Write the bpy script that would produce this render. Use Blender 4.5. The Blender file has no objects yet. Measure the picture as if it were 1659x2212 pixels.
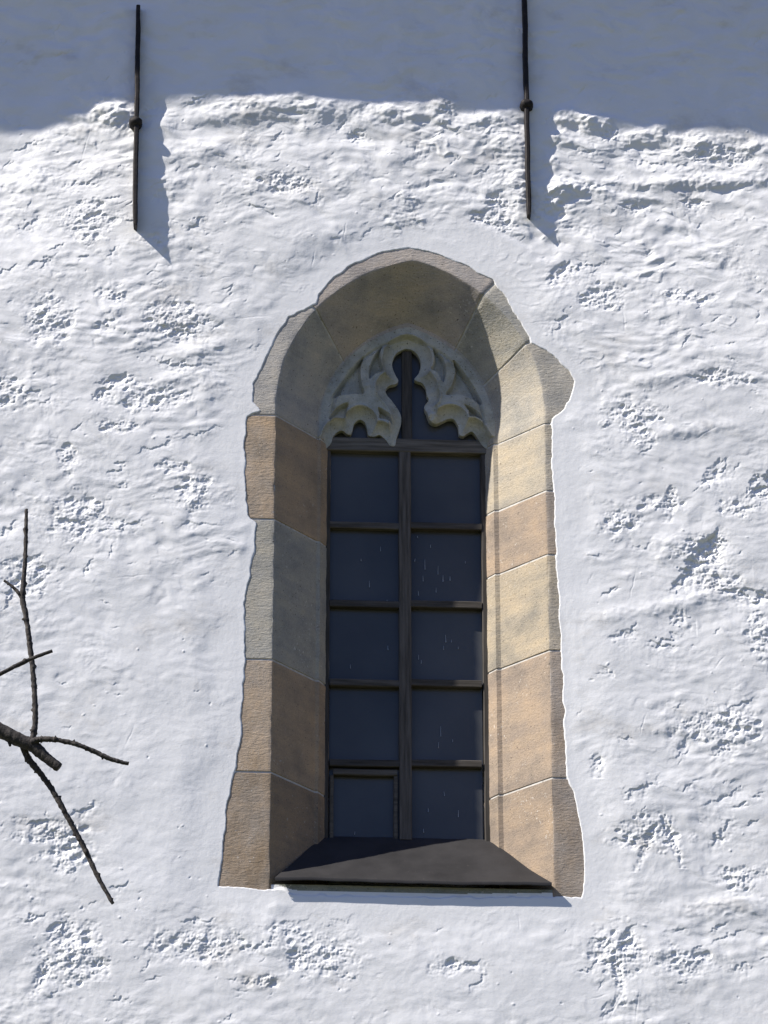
import bpy, math
import numpy as np
from mathutils import Vector, Matrix

# ------------------------------------------------------------------ camera, sky, sun, exposure
scene = bpy.context.scene
COL = scene.collection
PITCH, YAW, DIST = math.radians(25.0), math.radians(3.6), 19.7
FPX = 7790.0                                     # focal length in pixels of a 1659 x 2212 picture
TARGET = np.array([0.0, 0.0, 10.0])
VD = np.array([math.sin(YAW) * math.cos(PITCH), math.cos(YAW) * math.cos(PITCH), math.sin(PITCH)])
VR = np.array([math.cos(YAW), -math.sin(YAW), 0.0])
VU = np.cross(VR, VD)
EYE = TARGET - DIST * VD
cam = bpy.data.cameras.new("camera")
cam.sensor_fit = 'VERTICAL'
cam.sensor_height = 36.0
cam.lens = FPX / 2212.0 * 36.0
cam.clip_end = 500.0
camo = bpy.data.objects.new("camera", cam)
COL.objects.link(camo)
M = Matrix.Identity(4)
for i in range(3):
    M[i][0], M[i][1], M[i][2], M[i][3] = VR[i], VU[i], -VD[i], EYE[i]
camo.matrix_world = M
scene.camera = camo

SUN_FROM = Vector((3.0, 1.0, -3.1)).normalized()     # the way the light travels: grazing, from upper left
world = bpy.data.worlds.new("World")
scene.world = world
world.use_nodes = True
wn = world.node_tree
sky = wn.nodes.new("ShaderNodeTexSky")
sky.sky_type = 'NISHITA'
sky.sun_disc = False
sky.sun_elevation = math.asin(-SUN_FROM.z)
sky.sun_rotation = math.atan2(-SUN_FROM.x, -SUN_FROM.y)
sky.altitude = 300.0
sky.dust_density = 0.2
sky.ozone_density = 1.5
bg = wn.nodes["Background"]
bg.inputs[1].default_value = 0.059
hs = wn.nodes.new("ShaderNodeHueSaturation")      # the camera's white balance is set for the sun: shade reads blue
hs.inputs['Saturation'].default_value = 1.3
wn.links.new(sky.outputs[0], hs.inputs['Color'])
wb = wn.nodes.new("ShaderNodeMix")
wb.data_type = 'RGBA'
wb.blend_type = 'MULTIPLY'
wb.inputs[0].default_value = 1.0
wb.inputs[7].default_value = (1.13, 0.97, 1.29, 1)
wn.links.new(hs.outputs[0], wb.inputs[6])
wn.links.new(wb.outputs[2], bg.inputs[0])
sun = bpy.data.lights.new("sun", 'SUN')
sun.energy = 5.0
sun.angle = math.radians(0.5)
sun.color = (1.0, 0.95, 0.88)
suno = bpy.data.objects.new("sun", sun)
suno.rotation_euler = SUN_FROM.to_track_quat('-Z', 'Y').to_euler()
suno.location = (-12, -8, 24)
COL.objects.link(suno)
scene.view_settings.view_transform = 'Standard'
scene.view_settings.look = 'None'
scene.view_settings.gamma = 1.0
scene.view_settings.use_curve_mapping = False
scene.view_settings.exposure = 0.75

# ------------------------------------------------------------------ helpers
rng = np.random.default_rng(7)


def W(px, py, y=0.0):
    """where the sight line measured at (px, py) of the 1659 x 2212 photograph meets the vertical plane at depth y -> (x, z)"""
    r = VD + VR * ((px - 829.5) / FPX) + VU * ((1106.0 - py) / FPX)
    t = (y - EYE[1]) / r[1]
    return EYE[0] + r[0] * t, EYE[2] + r[2] * t


def W3(px, py, y=0.0):
    x, z = W(px, py, y)
    return np.array([x, y, z])


G_ANG = np.random.default_rng(3).uniform(0, 2 * math.pi, (256, 256))
GX, GY = np.cos(G_ANG), np.sin(G_ANG)
C_OFF = np.random.default_rng(5).uniform(0.08, 0.92, (256, 256, 3))


def gnoise(x, y, seed=0):
    """gradient noise, about -1..1"""
    x = np.asarray(x, float) + seed * 17.37
    y = np.asarray(y, float) + seed * 9.71
    xi, yi = np.floor(x).astype(int), np.floor(y).astype(int)
    fx, fy = x - xi, y - yi
    u, v = fx * fx * fx * (fx * (fx * 6 - 15) + 10), fy * fy * fy * (fy * (fy * 6 - 15) + 10)

    def g(ax, ay):
        ix, iy = (xi + ax) & 255, (yi + ay) & 255
        return GX[ix, iy] * (fx - ax) + GY[ix, iy] * (fy - ay)
    a, b, c, d = g(0, 0), g(1, 0), g(0, 1), g(1, 1)
    return 1.5 * ((a * (1 - u) + b * u) * (1 - v) + (c * (1 - u) + d * u) * v)


def fbm(x, y, seed=0, octv=4, gain=0.5):
    s, a, f = 0.0, 1.0, 1.0
    for k in range(octv):
        s = s + a * gnoise(x * f, y * f, seed + k * 3)
        a *= gain
        f *= 2.03
    return s


def worley(x, y, seed=0):
    x = np.asarray(x, float) + seed * 13.1
    y = np.asarray(y, float) + seed * 7.7
    xi, yi = np.floor(x).astype(int), np.floor(y).astype(int)
    f1, f2, idv = np.full(x.shape, 9.0), np.full(x.shape, 9.0), np.zeros(x.shape)
    for ax in (-1, 0, 1):
        for ay in (-1, 0, 1):
            o = C_OFF[(xi + ax) & 255, (yi + ay) & 255]
            d = np.hypot(xi + ax + o[..., 0] - x, yi + ay + o[..., 1] - y)
            near = d < f1
            f2 = np.where(near, f1, np.minimum(f2, d))
            idv = np.where(near, o[..., 2], idv)
            f1 = np.where(near, d, f1)
    return f1, f2, idv


def facets(x, y, tx, ty, seed=0, share=0.6, soft=0.2):
    """cells that each tip their own way, about (tx, ty): flakes whose far edge stands over the next one"""
    x = np.asarray(x, float) + seed * 11.3
    y = np.asarray(y, float) + seed * 5.9
    xi, yi = np.floor(x).astype(int), np.floor(y).astype(int)
    f1, f2 = np.full(x.shape, 9.0), np.full(x.shape, 9.0)
    h1 = np.zeros(x.shape)
    for ax in (-1, 0, 1):
        for ay in (-1, 0, 1):
            cx_, cy_ = (xi + ax) & 255, (yi + ay) & 255
            o = C_OFF[cx_, cy_]
            dx, dy = x - xi - ax - o[..., 0], y - yi - ay - o[..., 1]
            d = np.hypot(dx, dy)
            k = np.clip((o[..., 2] - (1 - share)) / share, 0, 1)
            h = k * (dx * (tx + 0.45 * GX[cx_, cy_]) + dy * (ty + 0.45 * GY[cx_, cy_]))
            near_ = d < f1
            f2 = np.where(near_, f1, np.minimum(f2, d))
            h1 = np.where(near_, h, h1)
            f1 = np.where(near_, d, f1)
    return h1 * sstep(0.0, soft, f2 - f1)


def sstep(a, b, v):
    t = np.clip((v - a) / (b - a), 0, 1)
    return t * t * (3 - 2 * t)


def poly_dist(px, pz, pts, closed=True):
    """distance to a polyline and (closed) whether inside"""
    pts = np.asarray(pts, float)
    n = len(pts)
    best = np.full(px.shape, 1e9)
    inside = np.zeros(px.shape, bool)
    for i in range(n if closed else n - 1):
        a, b = pts[i], pts[(i + 1) % n]
        e = b - a
        L = max(e @ e, 1e-12)
        t = np.clip(((px - a[0]) * e[0] + (pz - a[1]) * e[1]) / L, 0, 1)
        best = np.minimum(best, (px - a[0] - t * e[0]) ** 2 + (pz - a[1] - t * e[1]) ** 2)
        if closed and a[1] != b[1]:
            c = ((a[1] > pz) != (b[1] > pz)) & (px < (b[0] - a[0]) * (pz - a[1]) / (b[1] - a[1]) + a[0])
            inside ^= c
    return np.sqrt(best), inside


def smooth_line(pts, n=6, closed=False):
    """Catmull-Rom through the points"""
    P = [np.asarray(p, float) for p in pts]
    out = []
    m = len(P)
    for i in range(m if closed else m - 1):
        if closed:
            p0, p1, p2, p3 = P[i - 1], P[i], P[(i + 1) % m], P[(i + 2) % m]
        else:
            p0, p1, p2, p3 = P[max(i - 1, 0)], P[i], P[i + 1], P[min(i + 2, m - 1)]
        for k in range(n):
            t = k / n
            out.append(0.5 * (2 * p1 + (p2 - p0) * t + (2 * p0 - 5 * p1 + 4 * p2 - p3) * t * t + (3 * p1 - p0 - 3 * p2 + p3) * t ** 3))
    if not closed:
        out.append(P[-1])
    return np.array(out)


def link(name, me, parent=None, mats=()):
    o = bpy.data.objects.new(name, me)
    COL.objects.link(o)
    for m in mats:
        me.materials.append(m)
    if parent is not None:
        o.parent = parent
        o.matrix_parent_inverse = parent_world(parent).inverted()
    return o


def parent_world(o):
    m = Matrix.Translation(o.location)
    return parent_world(o.parent) @ m if o.parent is not None and False else m


def mesh(name, verts, faces, parent=None, mats=(), smooth=True, sharp=None, midx=None):
    me = bpy.data.meshes.new(name)
    me.from_pydata([tuple(v) for v in verts], [], [tuple(int(i) for i in f) for f in faces])
    if smooth:
        me.polygons.foreach_set('use_smooth', np.ones(len(me.polygons), bool))
        if sharp:
            me.set_sharp_from_angle(angle=math.radians(sharp))
    if midx is not None:
        me.polygons.foreach_set('material_index', np.asarray(midx, np.int32))
    me.update()
    return link(name, me, parent, mats)


def quad_mesh(name, co, quads, parent=None, mats=(), sharp=None):
    """fast mesh from arrays of vertices and quads"""
    me = bpy.data.meshes.new(name)
    co = np.ascontiguousarray(co, np.float32)
    quads = np.ascontiguousarray(quads, np.int32)
    me.vertices.add(len(co))
    me.vertices.foreach_set('co', co.ravel())
    me.loops.add(quads.size)
    me.loops.foreach_set('vertex_index', quads.ravel())
    me.polygons.add(len(quads))
    me.polygons.foreach_set('loop_start', np.arange(0, quads.size, 4, dtype=np.int32))
    me.polygons.foreach_set('loop_total', np.full(len(quads), 4, np.int32))
    me.polygons.foreach_set('use_smooth', np.ones(len(quads), bool))
    me.update(calc_edges=True)
    me.validate()
    if sharp:
        me.set_sharp_from_angle(angle=math.radians(sharp))
    return link(name, me, parent, mats)


def grid_quads(nu, nv, keep=None):
    idx = np.arange(nu * nv).reshape(nu, nv)
    q = np.stack([idx[:-1, :-1], idx[1:, :-1], idx[1:, 1:], idx[:-1, 1:]], -1)
    return q[keep] if keep is not None else q.reshape(-1, 4)


def empty(name, loc, label, cat, group=None):
    o = bpy.data.objects.new(name, None)
    COL.objects.link(o)
    o.location = loc
    o.empty_display_size = 0.3
    tag(o, label, cat, group)
    return o


def tag(o, label, cat, group=None):
    o['label'] = label
    o['category'] = cat
    if group:
        o['group'] = group


# ------------------------------------------------------------------ materials
def new_mat(name):
    m = bpy.data.materials.new(name)
    m.use_nodes = True
    nt = m.node_tree
    b = nt.nodes['Principled BSDF']
    b.inputs['Specular IOR Level'].default_value = 0.25
    return m, nt, b


def nd(nt, kind, **kw):
    n = nt.nodes.new(kind)
    for k, v in kw.items():
        if k in n.inputs:
            n.inputs[k].default_value = v
        else:
            setattr(n, k, v)
    return n


def tex(nt, scale, detail=4.0, rough=0.55, vec=None):
    n = nd(nt, 'ShaderNodeTexNoise')
    n.inputs['Scale'].default_value = scale
    n.inputs['Detail'].default_value = detail
    n.inputs['Roughness'].default_value = rough
    if vec is not None:
        nt.links.new(vec, n.inputs['Vector'])
    return n


def ramp(nt, fac, stops):
    r = nt.nodes.new('ShaderNodeValToRGB')
    e = r.color_ramp.elements
    while len(e) < len(stops):
        e.new(0.5)
    for el, (p, c) in zip(e, stops):
        el.position = p
        el.color = (c[0], c[1], c[2], 1) if not isinstance(c, (int, float)) else (c, c, c, 1)
    nt.links.new(fac, r.inputs[0])
    return r


def mix(nt, kind, fac, a, b):
    m = nt.nodes.new('ShaderNodeMix')
    m.data_type = 'RGBA'
    m.blend_type = kind
    for sock, v in ((0, fac), (6, a), (7, b)):
        if isinstance(v, (int, float)):
            m.inputs[sock].default_value = v
        elif isinstance(v, tuple):
            m.inputs[sock].default_value = (*v, 1)
        else:
            nt.links.new(v, m.inputs[sock])
    return m.outputs[2]


def bump(nt, bsdf, height, strength, dist, prev=None):
    b = nt.nodes.new('ShaderNodeBump')
    b.inputs['Strength'].default_value = strength
    b.inputs['Distance'].default_value = dist
    nt.links.new(height, b.inputs['Height'])
    if prev is not None:
        nt.links.new(prev, b.inputs['Normal'])
    nt.links.new(b.outputs[0], bsdf.inputs['Normal'])
    return b.outputs[0]


def geo_pos(nt):
    return nt.nodes.new('ShaderNodeNewGeometry').outputs['Position']


def stretch(nt, vec, s):
    m = nt.nodes.new('ShaderNodeMapping')
    m.inputs['Scale'].default_value = s
    nt.links.new(vec, m.inputs[0])
    return m.outputs[0]


# whitewashed plaster
PLASTER, nt, b = new_mat('whitewash_plaster')
p = geo_pos(nt)
n1 = tex(nt, 2.6, 6, 0.65, stretch(nt, p, (0.8, 1, 1.3)))
n2 = tex(nt, 30, 4, 0.6, p)
c = ramp(nt, n1.outputs[0], [(0.28, (0.64, 0.62, 0.59)), (0.43, (0.79, 0.785, 0.775)), (0.75, (0.84, 0.835, 0.83))])
sp = tex(nt, 75, 2, 0.5, p)
spr = ramp(nt, sp.outputs[0], [(0.75, 0.0), (0.79, 1.0)])
n4 = tex(nt, 1.3, 3, 0.5, p)
spm = ramp(nt, n4.outputs[0], [(0.5, 0.0), (0.62, 0.5)])
fac = nt.nodes.new('ShaderNodeMath'); fac.operation = 'MULTIPLY'
nt.links.new(spr.outputs[0], fac.inputs[0]); nt.links.new(spm.outputs[0], fac.inputs[1])
cc = mix(nt, 'MIX', fac.outputs[0], c.outputs[0], (0.42, 0.38, 0.33))
nt.links.new(cc, b.inputs['Base Color'])
b.inputs['Roughness'].default_value = 0.92
b.inputs['Specular IOR Level'].default_value = 0.1
q = bump(nt, b, n2.outputs[0], 0.35, 0.004)
n3 = tex(nt, 160, 3, 0.6, stretch(nt, p, (0.45, 1, 1)))
bump(nt, b, n3.outputs[0], 0.28, 0.0012, q)


def stone_mat(name, tool=1.0, spots=0.5, lime_or_sun=0.0, grime=0.0):
    m, nt, b = new_mat(name)
    p = geo_pos(nt)
    oc = nt.nodes.new('ShaderNodeObjectInfo')
    a = tex(nt, 5, 6, 0.62, p)
    r = ramp(nt, a.outputs[0], [(0.28, (0.66, 0.70, 0.76)), (0.5, (1.0, 1.0, 1.0)), (0.75, (1.26, 1.19, 1.08))])
    c = mix(nt, 'MULTIPLY', 1.0, oc.outputs['Color'], r.outputs[0])
    # bedding bands of the sandstone
    w = tex(nt, 1.0, 3, 0.6, stretch(nt, p, (1.4, 1.4, 17)))
    rb = ramp(nt, w.outputs[0], [(0.35, (0.88, 0.88, 0.9)), (0.62, (1.08, 1.05, 1.0))])
    c = mix(nt, 'MULTIPLY', 0.75, c, rb.outputs[0])
    # pale limewash specks and smears
    s = tex(nt, 62, 2, 0.5, p)
    rs = ramp(nt, s.outputs[0], [(0.65, 0.0), (0.71, 1.0)])
    s2 = tex(nt, 3.1, 3, 0.5, p)
    r2 = ramp(nt, s2.outputs[0], [(0.46, 0.0), (0.66, 1.0)])
    mu = nt.nodes.new('ShaderNodeMath'); mu.operation = 'MULTIPLY'
    nt.links.new(rs.outputs[0], mu.inputs[0]); nt.links.new(r2.outputs[0], mu.inputs[1])
    mu2 = nt.nodes.new('ShaderNodeMath'); mu2.operation = 'MULTIPLY'
    nt.links.new(mu.outputs[0], mu2.inputs[0]); mu2.inputs[1].default_value = spots
    c = mix(nt, 'MIX', mu2.outputs[0], c, (0.62, 0.58, 0.52))
    s3 = tex(nt, 7.5, 6, 0.7, stretch(nt, p, (1.6, 1.6, 0.8)))
    r3 = ramp(nt, s3.outputs[0], [(0.60, 0.0), (0.80, 0.5)])
    s5 = tex(nt, 48, 4, 0.7, stretch(nt, p, (1.5, 1.5, 0.7)))
    r5 = ramp(nt, s5.outputs[0], [(0.52, 0.0), (0.63, 1.0)])
    mu3 = nt.nodes.new('ShaderNodeMath'); mu3.operation = 'MULTIPLY'
    nt.links.new(r3.outputs[0], mu3.inputs[0]); nt.links.new(r5.outputs[0], mu3.inputs[1])
    c = mix(nt, 'MIX', mu3.outputs[0], c, (0.46, 0.43, 0.39))
    gr = tex(nt, 130, 3, 0.7, p)
    rg = ramp(nt, gr.outputs[0], [(0.3, (0.80, 0.80, 0.80)), (0.7, (1.18, 1.17, 1.15))])
    c = mix(nt, 'MULTIPLY', 0.8, c, rg.outputs[0])
    if lime_or_sun:                                       # limewash on the tracery; on the block faces, sunlit paleness painted in
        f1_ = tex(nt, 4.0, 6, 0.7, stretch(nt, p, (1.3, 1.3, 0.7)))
        rf_ = ramp(nt, f1_.outputs[0], [(0.34, 0.0), (0.72, lime_or_sun)])
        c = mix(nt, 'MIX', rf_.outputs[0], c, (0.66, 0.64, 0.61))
    if grime:
        g1_ = tex(nt, 8.0, 6, 0.7, p)
        rg_ = ramp(nt, g1_.outputs[0], [(0.44, 0.0), (0.68, grime)])
        c = mix(nt, 'MIX', rg_.outputs[0], c, (0.20, 0.185, 0.11))
    # dark pits
    s4 = tex(nt, 95, 2, 0.5, p)
    r4 = ramp(nt, s4.outputs[0], [(0.27, 1.0), (0.33, 0.0)])
    c = mix(nt, 'MIX', r4.outputs[0], c, (0.1, 0.085, 0.07))
    nt.links.new(c, b.inputs['Base Color'])
    b.inputs['Roughness'].default_value = 0.9
    b.inputs['Specular IOR Level'].default_value = 0.15
    g = tex(nt, 85, 4, 0.7, stretch(nt, p, (0.32, 0.7, 1)))
    q = bump(nt, b, g.outputs[0], 0.75 * tool, 0.006)
    g2 = tex(nt, 26, 4, 0.6, p)
    bump(nt, b, g2.outputs[0], 0.35, 0.005, q)
    return m


STONE = stone_mat('sandstone', 1.0, 0.9)
TRACERY_STONE = stone_mat('limewashed_stone', 0.6, 0.3, 0.3, 0.6)
STONE_FACE_SUNLIT = stone_mat('sandstone_face_sunlit', 1.0, 0.8, 0.26)  # outer faces paled to put sunlight into their colour; reveals stay plain

MORTAR, nt, b = new_mat('lime_mortar')
p = geo_pos(nt)
a = tex(nt, 30, 5, 0.6, p)
r = ramp(nt, a.outputs[0], [(0.30, (0.14, 0.13, 0.115)), (0.38, (0.42, 0.40, 0.36)), (0.7, (0.58, 0.56, 0.52))])
nt.links.new(r.outputs[0], b.inputs['Base Color'])
b.inputs['Roughness'].default_value = 0.95
bump(nt, b, a.outputs[0], 0.7, 0.006)

WOOD, nt, b = new_mat('weathered_oak')
p = geo_pos(nt)
oc = nt.nodes.new('ShaderNodeObjectInfo')
g = tex(nt, 60, 5, 0.6, stretch(nt, p, (1, 1, 0.06)))
g2 = tex(nt, 60, 5, 0.6, stretch(nt, p, (0.06, 1, 1)))
ob = nt.nodes.new('ShaderNodeMix'); ob.data_type = 'RGBA'
nt.links.new(oc.outputs['Alpha'], ob.inputs[0])
nt.links.new(g2.outputs[1], ob.inputs[6]); nt.links.new(g.outputs[1], ob.inputs[7])
sepw = nt.nodes.new('ShaderNodeSeparateColor'); nt.links.new(ob.outputs[2], sepw.inputs[0])
r = ramp(nt, sepw.outputs[0], [(0.3, (0.45, 0.43, 0.40)), (0.52, (1.0, 0.97, 0.92)), (0.72, (1.5, 1.45, 1.4))])
cw = mix(nt, 'MULTIPLY', 1.0, oc.outputs['Color'], r.outputs[0])
nt.links.new(cw, b.inputs['Base Color'])
b.inputs['Roughness'].default_value = 0.8
bump(nt, b, sepw.outputs[0], 0.5, 0.004)

GLASS, nt, b = new_mat('dark_window_glass')
p = geo_pos(nt)
a = tex(nt, 1.6, 3, 0.5, p)
r = ramp(nt, a.outputs[0], [(0.3, (0.046, 0.048, 0.050)), (0.7, (0.078, 0.080, 0.082))])
dn = tex(nt, 220, 2, 0.6, p)
cg = mix(nt, 'ADD', 0.012, r.outputs[0], dn.outputs[1])
nt.links.new(cg, b.inputs['Base Color'])
b.inputs['Roughness'].default_value = 0.22
b.inputs['Specular IOR Level'].default_value = 0.28
wv = tex(nt, 3.0, 2, 0.5, p)
bump(nt, b, wv.outputs[0], 0.15, 0.01)

DRIP, nt, b = new_mat('dried_lime_drips')
b.inputs['Base Color'].default_value = (0.26, 0.28, 0.31, 1)
b.inputs['Roughness'].default_value = 0.9

SILLM, nt, b = new_mat('tarred_sheet_sill')
p = geo_pos(nt)
a = tex(nt, 6, 6, 0.6, p)
r = ramp(nt, a.outputs[0], [(0.3, (0.020, 0.019, 0.019)), (0.72, (0.036, 0.034, 0.034))])
d = tex(nt, 140, 2, 0.5, p)
rd = ramp(nt, d.outputs[0], [(0.72, 0.0), (0.77, 0.6)])
c = mix(nt, 'MIX', rd.outputs[0], r.outputs[0], (0.17, 0.15, 0.13))
nt.links.new(c, b.inputs['Base Color'])
b.inputs['Roughness'].default_value = 0.62
g = tex(nt, 180, 2, 0.5, p)
bump(nt, b, g.outputs[0], 0.2, 0.002)

IRON, nt, b = new_mat('wrought_iron')
p = geo_pos(nt)
a = tex(nt, 28, 5, 0.65, p)
r = ramp(nt, a.outputs[0], [(0.3, (0.010, 0.009, 0.010)), (0.6, (0.026, 0.022, 0.021)), (0.8, (0.08, 0.068, 0.056))])
nt.links.new(r.outputs[0], b.inputs['Base Color'])
b.inputs['Roughness'].default_value = 0.7
b.inputs['Metallic'].default_value = 0.2
bump(nt, b, a.outputs[0], 0.6, 0.004)

BARK, nt, b = new_mat('twig_bark')
p = geo_pos(nt)
a = tex(nt, 55, 5, 0.65, p)
r = ramp(nt, a.outputs[0], [(0.3, (0.02, 0.018, 0.018)), (0.58, (0.06, 0.053, 0.048)), (0.8, (0.16, 0.145, 0.12))])
nt.links.new(r.outputs[0], b.inputs['Base Color'])
b.inputs['Roughness'].default_value = 0.9
bump(nt, b, a.outputs[0], 0.8, 0.008)

GROUND, nt, b = new_mat('dry_turf')
p = geo_pos(nt)
a = tex(nt, 0.6, 8, 0.65, p)
r = ramp(nt, a.outputs[0], [(0.3, (0.045, 0.062, 0.018)), (0.55, (0.075, 0.08, 0.03)), (0.75, (0.12, 0.105, 0.06))])
nt.links.new(r.outputs[0], b.inputs['Base Color'])
b.inputs['Roughness'].default_value = 1.0

ROOFM, nt, b = new_mat('roof_timber')
b.inputs['Base Color'].default_value = (0.13, 0.09, 0.065, 1)
b.inputs['Roughness'].default_value = 0.9

# ------------------------------------------------------------------ ground
gs = 250.0
g = mesh('ground', [(-gs, -gs, 0), (gs, -gs, 0), (gs, gs, 0), (-gs, gs, 0)], [(0, 1, 2, 3)], mats=(GROUND,), smooth=False)
g['kind'] = 'structure'

# ------------------------------------------------------------------ window measurements
D1, D2 = 0.275, 0.357          # depth of the splay's inner edge, depth of the glazing
zs = W(597, 873)[1]            # springing line


class Arch:
    """a pointed arch on two jambs: s 0..1 left jamb up, 1..2 left arc, 2..3 right arc, 3..4 right jamb down"""

    def __init__(self, xl, xr, apex, y, zb):
        self.xl, self.xr, self.y, self.zb = xl, xr, y, zb
        self.xa, self.za = apex
        self.arcs = []
        for x0 in (xl, xr):
            hw = abs(self.xa - x0)
            rise = self.za - zs
            R = (hw * hw + rise * rise) / (2 * hw)
            cx = x0 + math.copysign(R, self.xa - x0)
            self.arcs.append((cx, R, math.asin(min(1, rise / R))))

    def at(self, s):
        if s <= 1:
            return np.array([self.xl, self.y, self.zb + (zs - self.zb) * s])
        if s >= 3:
            return np.array([self.xr, self.y, self.zb + (zs - self.zb) * (4 - s)])
        cx, R, am = self.arcs[0 if s <= 2 else 1]
        a = am * ((s - 1) if s <= 2 else (3 - s))
        return np.array([cx - R * math.cos(a) if s <= 2 else cx + R * math.cos(a), self.y, zs + R * math.sin(a)])


ZB = W(830, 1932)[1]
arris = Arch(W(597, 873)[0], W(1175, 873)[0], W(893, 562), 0.0, ZB)
inner = Arch(W(686, 950, D1)[0], W(1075, 950, D1)[0], W(881, 697, D1), D1, ZB)
fillet = Arch(W(694, 950, D1)[0], W(1065, 950, D1)[0], W(880, 710, D1), D1 + 0.004, ZB)
glaz = Arch(W(716, 980, D2)[0], W(1037, 980, D2)[0], W(879, 740, D2), D2 + 0.03, ZB)

OUTLINE_PX = [(470, 1915), (480, 1850), (490, 1750), (505, 1672), (512, 1655), (520, 1590), (529, 1430), (528, 1300), (540, 1240), (550, 1180), (553, 1128),
              (536, 1112), (530, 1060), (529, 960), (533, 900), (562, 886), (546, 868), (550, 830), (575, 768), (598, 725), (624, 686), (682, 655), (690, 634), (716, 606),
              (750, 578), (795, 556), (840, 543), (882, 536), (925, 543), (965, 557), (1010, 575), (1062, 604), (1090, 640), (1118, 690), (1150, 738), (1200, 770),
              (1226, 800), (1241, 824), (1236, 850), (1216, 882), (1194, 905), (1192, 980), (1196, 1060), (1201, 1198), (1206, 1300), (1212, 1405), (1219, 1560), (1224, 1672),
              (1240, 1720), (1254, 1790), (1262, 1860), (1256, 1940), (1215, 1936), (1190, 1938), (1000, 1940), (760, 1936), (632, 1932), (600, 1921)]
OUTLINE = np.array([W(a, b) for a, b in OUTLINE_PX])

# ------------------------------------------------------------------ the plastered wall
x0, z0 = W(-110, -60)[0], min(W(-60, 2300)[1], W(1700, 2300)[1])
x1, z1 = W(1770, -60)[0], max(W(-60, -100)[1], W(1700, -100)[1])
STEP_X, STEP_Z = 0.0036, 0.0042
xs = np.concatenate([np.linspace(-7.5, x0 - 1.7, 12), np.arange(x0 - 1.6, x0 - .01, .016), np.arange(x0, x1, STEP_X), np.arange(x1 + .01, x1 + 1.6, .016), np.linspace(x1 + 1.7, 7.5, 12)])
ZTOP = W(830, 225)[1] + 1.86 + 0.25
zz = np.concatenate([np.linspace(0, z0 - 1.7, 16), np.arange(z0 - 1.6, z0 - .01, .018), np.arange(z0, z1, STEP_Z), np.arange(z1 + .01, ZTOP - .02, .02), [ZTOP]])
X, Z = np.meshgrid(xs, zz, indexing='ij')

sd, ins = poly_dist(X, Z, OUTLINE)
sd = np.where(ins, -sd, sd)                         # > 0 on the plaster
wob = 0.002 * gnoise(X / 0.018, Z / 0.018, 6) + 0.006 * gnoise(X / 0.04, Z / 0.05, 2) + 0.009 * gnoise(X / 0.13, Z / 0.1, 4)
sdw = sd + wob * 0.8

# warped coordinates so nothing runs straight
wx, wz = gnoise(X / 0.33, Z / 0.33, 21), gnoise(X / 0.33, Z / 0.33, 22)
XW, ZW = X + 0.05 * wx, Z + 0.05 * wz
H = np.zeros_like(X)
KPX = 1 / 395.0                                     # metres to a photograph pixel on the wall


class Spot:
    """the piece of the grid round an ellipse, with its own coordinates u (along) and v (across, upwards)"""

    def __init__(self, cx, cz, rx, ry, ang=0.0, reach=2.2):
        R = max(rx, ry) * reach
        i0, i1 = np.searchsorted(xs, (cx - R, cx + R))
        j0, j1 = np.searchsorted(zz, (cz - R, cz + R))
        self.sl = (slice(i0, max(i1, i0 + 1)), slice(j0, max(j1, j0 + 1)))
        dx, dz = X[self.sl] - cx, Z[self.sl] - cz
        ca, sa = math.cos(math.radians(ang)), math.sin(math.radians(ang))
        self.u, self.v = (dx * ca + dz * sa) / rx, (-dx * sa + dz * ca) / ry
        self.q = self.u ** 2 + self.v ** 2


def spot_px(px, py, rx, ry, ang=0.0, reach=2.2):
    cx, cz = W(px, py)
    return Spot(cx, cz, rx * KPX, ry * KPX * 1.08, ang, reach)


# slow swell of the wall
H += 0.0065 * gnoise(X / 1.25, Z / 0.95, 31)
H += 0.0050 * gnoise(XW / 0.52, ZW / 0.36, 32)
zline = W(830, 235)[1]
H += 0.0105 * sstep(zline + .02, zline + .3, Z) * (gnoise(XW / 0.26, ZW / 0.13, 74) + 0.6 * gnoise(XW / 0.11, ZW / 0.06, 75))
H += np.exp(-((Z - zline + 0.05) / 0.24) ** 2) * (0.0105 * gnoise(XW / 0.27, ZW / 0.20, 39) + 0.0055 * gnoise(XW / 0.12, ZW / 0.09, 40))

# how busy the surface is: rough near the top, calm low down and beside the stone
busy = 0.56 + 0.42 * sstep(10.0, 11.7, Z) + 0.38 * gnoise(X / 0.8, Z / 0.6, 41)
for px, py, rx, ry, k in ((330, 1650, 260, 260, -0.45), (850, 2050, 330, 90, -0.25), (1290, 1350, 100, 420, -0.3), (1000, 2160, 300, 90, -0.2),
                          (440, 1800, 120, 170, -0.3), (1420, 380, 300, 130, 0.7), (900, 300, 420, 110, 0.35), (1150, 480, 130, 150, 0.4), (300, 950, 260, 330, 0.18), (1550, 1400, 180, 300, 0.1)):
    p_ = spot_px(px, py, rx, ry, 0, 2.5)
    busy[p_.sl] += k * np.exp(-p_.q)
near = sstep(0.0, 0.08, sd)                         # trowelled smooth against the stone
busy = np.clip(busy, 0.10, 1.5) * (0.5 + 0.5 * near)

# soft lumps left by the hand, and finer ones under the limewash
H += busy * 0.0050 * gnoise(XW / 0.20, ZW / 0.13, 33)
H += (0.10 + busy) * 0.0025 * gnoise(XW / 0.085, ZW / 0.055, 35) * (0.5 + sstep(-.3, .5, gnoise(X / .3, Z / .25, 44)))
fine = sstep(-0.1, 0.6, gnoise(X / 0.28, Z / 0.22, 46))
H += (0.14 + busy * fine) * 0.0012 * gnoise(XW / 0.034, ZW / 0.026, 36)
H += (0.10 + busy * fine) * 0.00045 * gnoise(XW / 0.016, ZW / 0.014, 38)
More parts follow.
